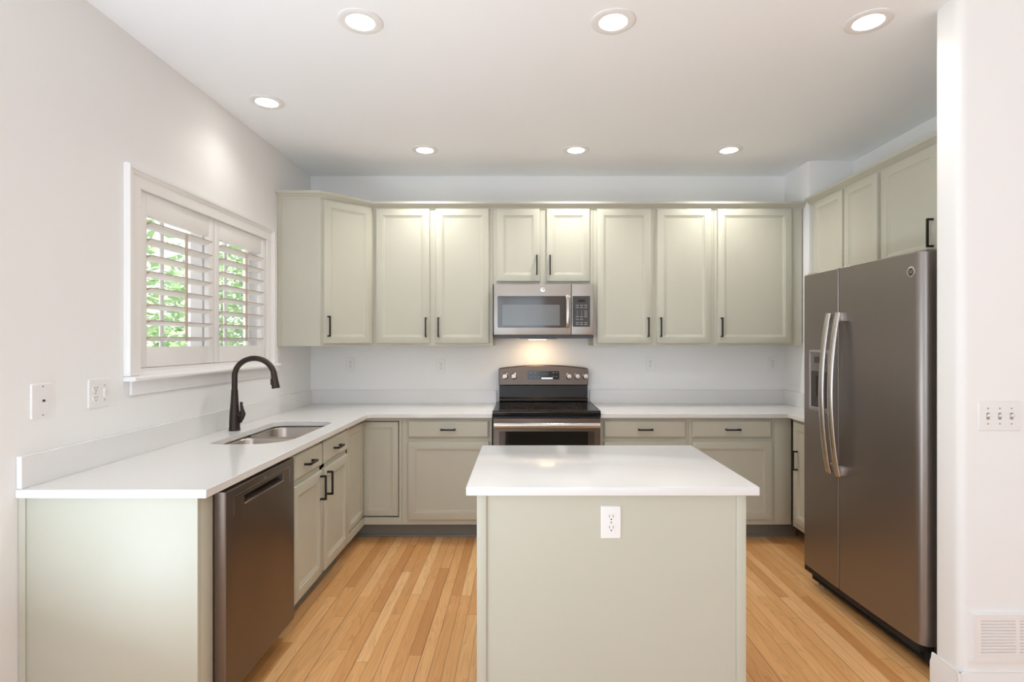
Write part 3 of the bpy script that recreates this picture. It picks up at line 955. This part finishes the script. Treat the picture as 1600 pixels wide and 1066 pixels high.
# ------------------------------------------------------------------ refrigerator
FO = (1.655, 3.225, 0)
root = thing('refrigerator', 'dark slate side-by-side refrigerator between the right cabinets and the wall end', 'refrigerator', FO, R(-87.0))
W = 0.905
split = 0.348
dz0, dz1 = 0.115, 1.815
G().box(0.006, W - 0.006, 0.085, 0.78, 0.04, 1.80, 0.006).build('body', M['darkplastic'], root)
def fridge_door(x0, x1, r0, r1, name):
    # plan outline: nearly flat, slightly bowed front with rounded outer edge
    n = 10
    pts = []
    bow = lambda x: 0.010 * (1 - ((x - W / 2) / (W / 2)) ** 2)
    yv = lambda x: 0.0 - bow(x) + 0.008
    pts.append((x0, 0.078))
    for k in range(n + 1):
        t = R(90 * k / n)
        pts.append((x0 + r0 * (1 - math.sin(t)), yv(x0 + r0) + r0 * (1 - math.cos(t)) * 1.0) if False else (x0 + r0 - r0 * math.cos(t), yv(x0 + r0) + r0 - r0 * math.sin(t)))
    for k in range(1, 8):
        x = x0 + r0 + (x1 - r1 - x0 - r0) * k / 8
        pts.append((x, yv(x)))
    for k in range(n + 1):
        t = R(90 * k / n)
        pts.append((x1 - r1 + r1 * math.sin(t), yv(x1 - r1) + r1 - r1 * math.cos(t)))
    pts.append((x1, 0.078))
    g = G()
    def ring(z, s):
        cxm, cym = (x0 + x1) / 2, 0.04
        return [Vector((cxm + (p[0] - cxm) * (1 - s / (x1 - x0) * 2), cym + (p[1] - cym) * (1 - s / 0.04), z)) for p in pts]
    g.loops([ring(dz0, 0.004), ring(dz0 + 0.004, 0.0), ring(dz1 - 0.004, 0.0), ring(dz1, 0.004)])
    return g.build(name, M['slate'], root, smooth=25), yv
fd, yv = fridge_door(0.002, split - 0.003, 0.022, 0.008, 'freezer_door')
rd_, yv = fridge_door(split + 0.003, W - 0.002, 0.008, 0.045, 'fridge_door')
def fhandle(x, door, side):
    pts = []
    for k in range(25):
        t = k / 24
        z = 0.725 + (1.575 - 0.725) * t
        s = math.sin(math.pi * t) ** 0.8
        pts.append((x, yv(x) - 0.026 - 0.042 * s, z))
    hb = G().tube(pts, 0.0205, 16, flat=(1.0, 0.55)).build('handle', M['steel'], door, smooth=60)
    for z in (0.735, 1.535):
        G().box(min(x - 0.012, x - 0.012 + side * 0.0), x + 0.012 + (0.022 if side > 0 else 0), yv(x) - 0.028, yv(x) + 0.004, z - 0.005, z + 0.04, 0.004).build('handle_mount', M['slate_light'], hb)
fhandle(0.308, fd, -1)
fhandle(0.386, rd_, 1)
# dispenser in the freezer door
yd = yv(0.18)
dx0, dx1, q0, q1 = 0.085, 0.275, 1.035, 1.378
g = G()
g.loops([[Vector((p[0], yd + 0.002, p[1])) for p in rrect(dx0, dx1, q0, q1, 0.012, 4)], [Vector((p[0], yd - 0.006, p[1])) for p in rrect(dx0, dx1, q0, q1, 0.012, 4)],
         [Vector((p[0], yd - 0.008, p[1])) for p in rrect(dx0 + .004, dx1 - .004, q0 + .004, q1 - .004, 0.01, 4)],
         [Vector((p[0], yd - 0.008, p[1])) for p in rrect(dx0 + .012, dx1 - .012, q0 + .012, 1.365, 0.008, 4)],
         [Vector((p[0], yd - 0.002, p[1])) for p in rrect(dx0 + .014, dx1 - .014, q0 + .014, 1.363, 0.008, 4)]], True, True)
dp = g.build('dispenser', M['slate_light'], fd)
G().box(dx0 + 0.016, dx1 - 0.016, yd - 0.0045, yd - 0.002, 1.262, 1.36, 0.002).build('dispenser_controls', M['slate'], dp)
G().box(dx0 + 0.05, dx1 - 0.03, yd - 0.0055, yd - 0.004, 1.305, 1.34).build('dispenser_display', M['darkplastic'], dp)
g = G()
g.box(dx0 + 0.016, dx1 - 0.016, yd - 0.0035, yd - 0.0021, q0 + 0.016, 1.26)
g.build('dispenser_recess', M['darkplastic'], dp)
G().box(dx0 + 0.07, dx1 - 0.07, yd - 0.007, yd - 0.0036, 1.12, 1.235, 0.001).build('dispenser_paddle', M['dark'], dp)
G().box(dx0 + 0.018, dx1 - 0.018, yd - 0.010, yd - 0.002, q0 + 0.012, q0 + 0.022, 0.001).build('drip_tray', M['slate_light'], dp)
bx_ = 0.845
Tb = Matrix.Translation((bx_, yv(bx_) - 0.0002, 1.731)) @ Matrix.Rotation(R(90), 4, 'X')
bd = G().lathe([(0.023, 0), (0.023, 0.003), (0.019, 0.004)], Tb, 32).build('badge', M['chrome'], rd_)
bi = G().lathe([(0.0165, 0.0041), (0.0165, 0.0046)], Tb, 32).build('badge_face', M['darkplastic'], bd)
text_mesh('monogram', 'GE', 0.019, Tb @ Matrix.Translation((0, 0, 0.0052)), M['chrome'], bd)
G().box(W - 0.075, W - 0.012, 0.03, 0.16, 1.8165, 1.826, 0.003).build('hinge_cover', M['slate_light'], root)
G().box(0.012, 0.075, 0.03, 0.16, 1.8165, 1.826, 0.003).build('hinge_cover', M['slate_light'], root)
g = G()
g.box(0.02, W - 0.02, 0.055, 0.075, 0.03, 0.08)
for k in range(3):
    g.box(0.05, W - 0.05, 0.050, 0.056, 0.036 + 0.015 * k, 0.043 + 0.015 * k)
g.build('toe_grille', M['dark'], root)
G().box(0.004, W - 0.03, 0.016, 0.078, 0.0805, 0.1142, 0.003).build('door_base', M['dark'], root)
for fx in (0.05, W - 0.05):
    for fy in (0.10, 0.72):
        G().lathe([(0.024, 0), (0.024, 0.010), (0.012, 0.014), (0.012, 0.045)], Matrix.Translation((fx, fy, 0)), 14).build('foot', M['steel'] if fy < 0.3 else M['dark'], root)

# ------------------------------------------------------------------ island
root = thing('kitchen_island', 'sage green kitchen island body under the white island top', 'island', (0.3175, 2.29, 0), 0)
x0, x1, y0, y1 = -0.479, 0.479, -0.352, 0.352
G().box(x0 + 0.006, x1 - 0.006, y0 + 0.008, y1, 0.0, 0.8835).build('carcass', M['sage'], root)
G().box(x0 + 0.034, x1 - 0.034, y0 + 0.004, y0 + 0.0078, 0, 0.8835).build('front_panel', M['sage'], root)
for q in (x0, x1 - 0.034):
    G().box(q, q + 0.034, y0 - 0.004, y0 + 0.0078, 0.0, 0.8835, 0.002).build('corner_trim', M['sage'], root)
G().box(-0.515, 0.516, 1.909 - 2.29, 2.681 - 2.29, 0.884, 0.914, 0.002)
o = G().box(-0.515, 0.516, 1.909 - 2.29, 2.681 - 2.29, 0, 0.03, 0.002).build('island_countertop', M['quartz'])
o.location = (0.3175, 2.29, 0.884)
tag(o, 'white quartz slab on top of the sage green island', 'countertop')

# ------------------------------------------------------------------ outlets, switches, vent
def receptacle(parent, cx, name='receptacle'):
    for cz in (0.0195, -0.0195):
        g = G()
        n = 20
        pts = []
        for k in range(n):
            t = 2 * math.pi * k / n
            pts.append((cx + 0.0165 * math.cos(t), cz + max(-0.013, min(0.013, 0.0165 * math.sin(t)))))
        g.prism(pts, 'y', -0.0075, -0.0052)
        f = g.build(name, M['plastic'], parent)
        g = G()
        g.box(cx - 0.0075, cx - 0.0055, -0.0079, -0.007, cz - 0.001, cz + 0.008).box(cx + 0.0055, cx + 0.0075, -0.0079, -0.007, cz - 0.001, cz + 0.008)
        g.prism([(cx + 0.0026 * math.cos(R(30 * k)), cz - 0.0075 + 0.0026 * math.sin(R(30 * k))) for k in range(12)], 'y', -0.0079, -0.007)
        g.build('slot', M['slot'], f)
def screw(parent, cx, cz, m=None):
    G().prism([(cx + 0.003 * math.cos(R(30 * k)), cz + 0.003 * math.sin(R(30 * k))) for k in range(12)], 'y', -0.0066, -0.005).build('screw', m or M['grey'], parent)
def plate(parent, w, h):
    g = G()
    r = lambda i, y: [Vector((p[0], y, p[1])) for p in rrect(-w / 2 + i, w / 2 - i, -h / 2 + i, h / 2 - i, 0.004, 3)]
    g.loops([r(0, -0.0003), r(0, -0.0025), r(0.003, -0.0055)])
    g.build('plate', M['plastic'], parent)
def outlet(label, loc, rz, group='duplex wall outlets'):
    root = thing('wall_outlet', label, 'outlet', loc, rz, group)
    plate(root, 0.072, 0.116)
    receptacle(root, 0)
    screw(root, 0, 0)
    return root
oz = 1.243
outlet('white duplex outlet on the back wall under the angled corner cabinet', (-1.419, YB, oz - 0.005), 0)
outlet('white duplex outlet on the back wall between corner and range', (-0.672, YB, oz - 0.018), 0)
outlet('white duplex outlet on the back wall just right of the range', (1.059, YB, oz), 0)
outlet('white duplex outlet on the back wall close to the fridge', (2.07, YB, oz), 0)
outlet('white duplex outlet on the front of the island', (0.3165, 2.29 - 0.352 + 0.004, 0.781), 0)
# two-gang plate: outlet and switch
root = thing('outlet_plate', 'white two-gang plate with outlet and switch on the left wall beside the shuttered window', 'outlet', (WL, 2.248, 1.213), R(90))
plate(root, 0.118, 0.118)
receptacle(root, -0.024)
g = G().box(0.018, 0.030, -0.0085, -0.005, -0.016, 0.016, 0.001)
g.build('switch', M['plastic'], root)
for q in (0.03, -0.03, 0.008):
    screw(root, 0.024, q, M['slot'] if q == 0.008 else None)
screw(root, -0.024, 0)
root = thing('cable_plate', 'oblong white cable plate with centre jack on the left wall, nearest the camera', 'wall plate', (WL, 1.976, 1.21), R(90))
plate(root, 0.085, 0.127)
Tj = Matrix.Translation((0.006, -0.0055, 0.0)) @ Matrix.Rotation(R(90), 4, 'X')
G().lathe([(0.0045, 0), (0.0045, 0.003), (0.003, 0.0034), (0.003, 0.006)], Tj, 14).build('jack', M['slot'], root)
screw(root, 0.004, 0.052)
screw(root, 0.004, -0.052)
root = thing('switch_plate', 'white switch plate on the left wall between the window and the back corner', 'switch', (WL, 3.905, 1.27), R(90))
plate(root, 0.072, 0.116)
G().box(-0.0165, 0.0165, -0.009, -0.005, -0.033, 0.033, 0.002).build('rocker', M['plastic'], root)
root = thing('switch_plate', 'white plate with three toggle switches on the wall end right of the fridge', 'switch', (1.865, py0, 1.134), 0)
plate(root, 0.165, 0.116)
for q in (-0.046, 0, 0.046):
    g = G()
    g.box(q - 0.006, q + 0.006, -0.0065, -0.005, -0.013, 0.013)
    g.build('switch_slot', M['grey'], root)
    tg = G()
    tg.loops([[Vector((q + sx * 0.0045, -0.006, sz)) for sx, sz in ((-1, -0.004), (1, -0.004), (1, 0.006), (-1, 0.006))],
              [Vector((q + sx * 0.0038, -0.020, sz)) for sx, sz in ((-1, 0.004), (1, 0.004), (1, 0.011), (-1, 0.011))]])
    tg.build('toggle', M['plastic'], root)
    screw(root, q, 0.030)
    screw(root, q, -0.030)
root = thing('wall_vent', 'white louvered return air vent low on the wall end', 'vent', (1.754, py0 - 0.0146, 0.172), 0)
vw, vh = 0.347, 0.195
G().box(0.02, vw - 0.02, 0.009, 0.0142, 0.02, vh - 0.02).build('backing', M['dark'], root)
cols = [(0.030, 0.165), (0.182, 0.317)]
sz0, sz1, ns = 0.033, 0.167, 11
g = G()
def vr(i, y): return [Vector((p[0], y, p[1])) for p in rrect(i, vw - i, i, vh - i, 0.003, 2)]
g.box(0.006, vw - 0.006, 0.0, 0.0078, 0.006, sz0).box(0.006, vw - 0.006, 0.0, 0.0078, sz1, vh - 0.006)
for q0, q1 in ((0.006, cols[0][0]), (cols[0][1], cols[1][0]), (cols[1][1], vw - 0.006)):
    g.box(q0, q1, 0.0, 0.0078, sz0, sz1)
for pr, ax, t0, t1 in (([(0.0, 0.006), (0.0142, 0.0), (0.0142, 0.006)], 'x', 0, vw), ([(0.0, vh - 0.006), (0.0142, vh - 0.006), (0.0142, vh)], 'x', 0, vw)):
    g.prism(pr, ax, t0, t1)
g.prism([(0.006, 0.0), (0.0, 0.0142), (0.006, 0.0142)], 'z', 0.006, vh - 0.006)
g.prism([(vw - 0.006, 0.0), (vw, 0.0142), (vw - 0.006, 0.0142)], 'z', 0.006, vh - 0.006)
g.build('vent_frame', M['trim'], root)
g = G()
ps = (sz1 - sz0) / ns
for c0, c1 in cols:
    for k in range(ns):
        z = sz0 + ps * k
        g.prism([(0.0005, z + 0.0002), (0.0005, z + ps - 0.0048), (0.005, z + ps - 0.0022), (0.0075, z + ps - 0.0018), (0.0075, z + 0.0002)], 'x', c0 + 0.0001, c1 - 0.0001)
g.build('slats', M['trim'], root)

# ------------------------------------------------------------------ recessed ceiling lights
LW = (1.0, 0.98, 0.91)
def downlight(x, y, label, power):
    root = thing('recessed_light', label, 'ceiling light', (x, y, ZC), 0, 'recessed ceiling lights')
    n = 36
    g = G()
    prof = [(0.094, -0.0004), (0.094, -0.004), (0.088, -0.0065), (0.064, -0.0075), (0.060, -0.006), (0.060, -0.0004)]
    g.lathe(prof, n=n, cap0=False, cap1=False).build('trim_ring', M['trim'], root)
    g = G()
    g.lathe([(0.0595, -0.001), (0.0595, -0.004), (0.04, -0.0055), (0.015, -0.006)], n=n).build('lamp_lens', M['lens'], root)
    light('bulb', 'SPOT', (0, 0, -0.03), (0, 0, 0), power, LW, root, spot_size=R(140), spot_blend=0.9, shadow_soft_size=0.05)
downlight(-0.692, 2.326, 'round recessed light, leftmost of the front row of three', 12)
downlight(0.389, 2.326, 'round recessed light in the middle of the front row, above the island', 12)
downlight(1.480, 2.326, 'round recessed light at the right of the front row, above the fridge', 12)
downlight(-0.695, 3.885, 'small round recessed light of the back row, nearest the angled corner cabinet', 29)
downlight(0.384, 3.885, 'small round recessed light of the back row, above the microwave cabinet', 29)
downlight(1.476, 3.885, 'small round recessed light of the back row, nearest the fridge cabinets', 29)
downlight(-1.459, 3.108, 'single round recessed light above the sink by the left wall', 7)
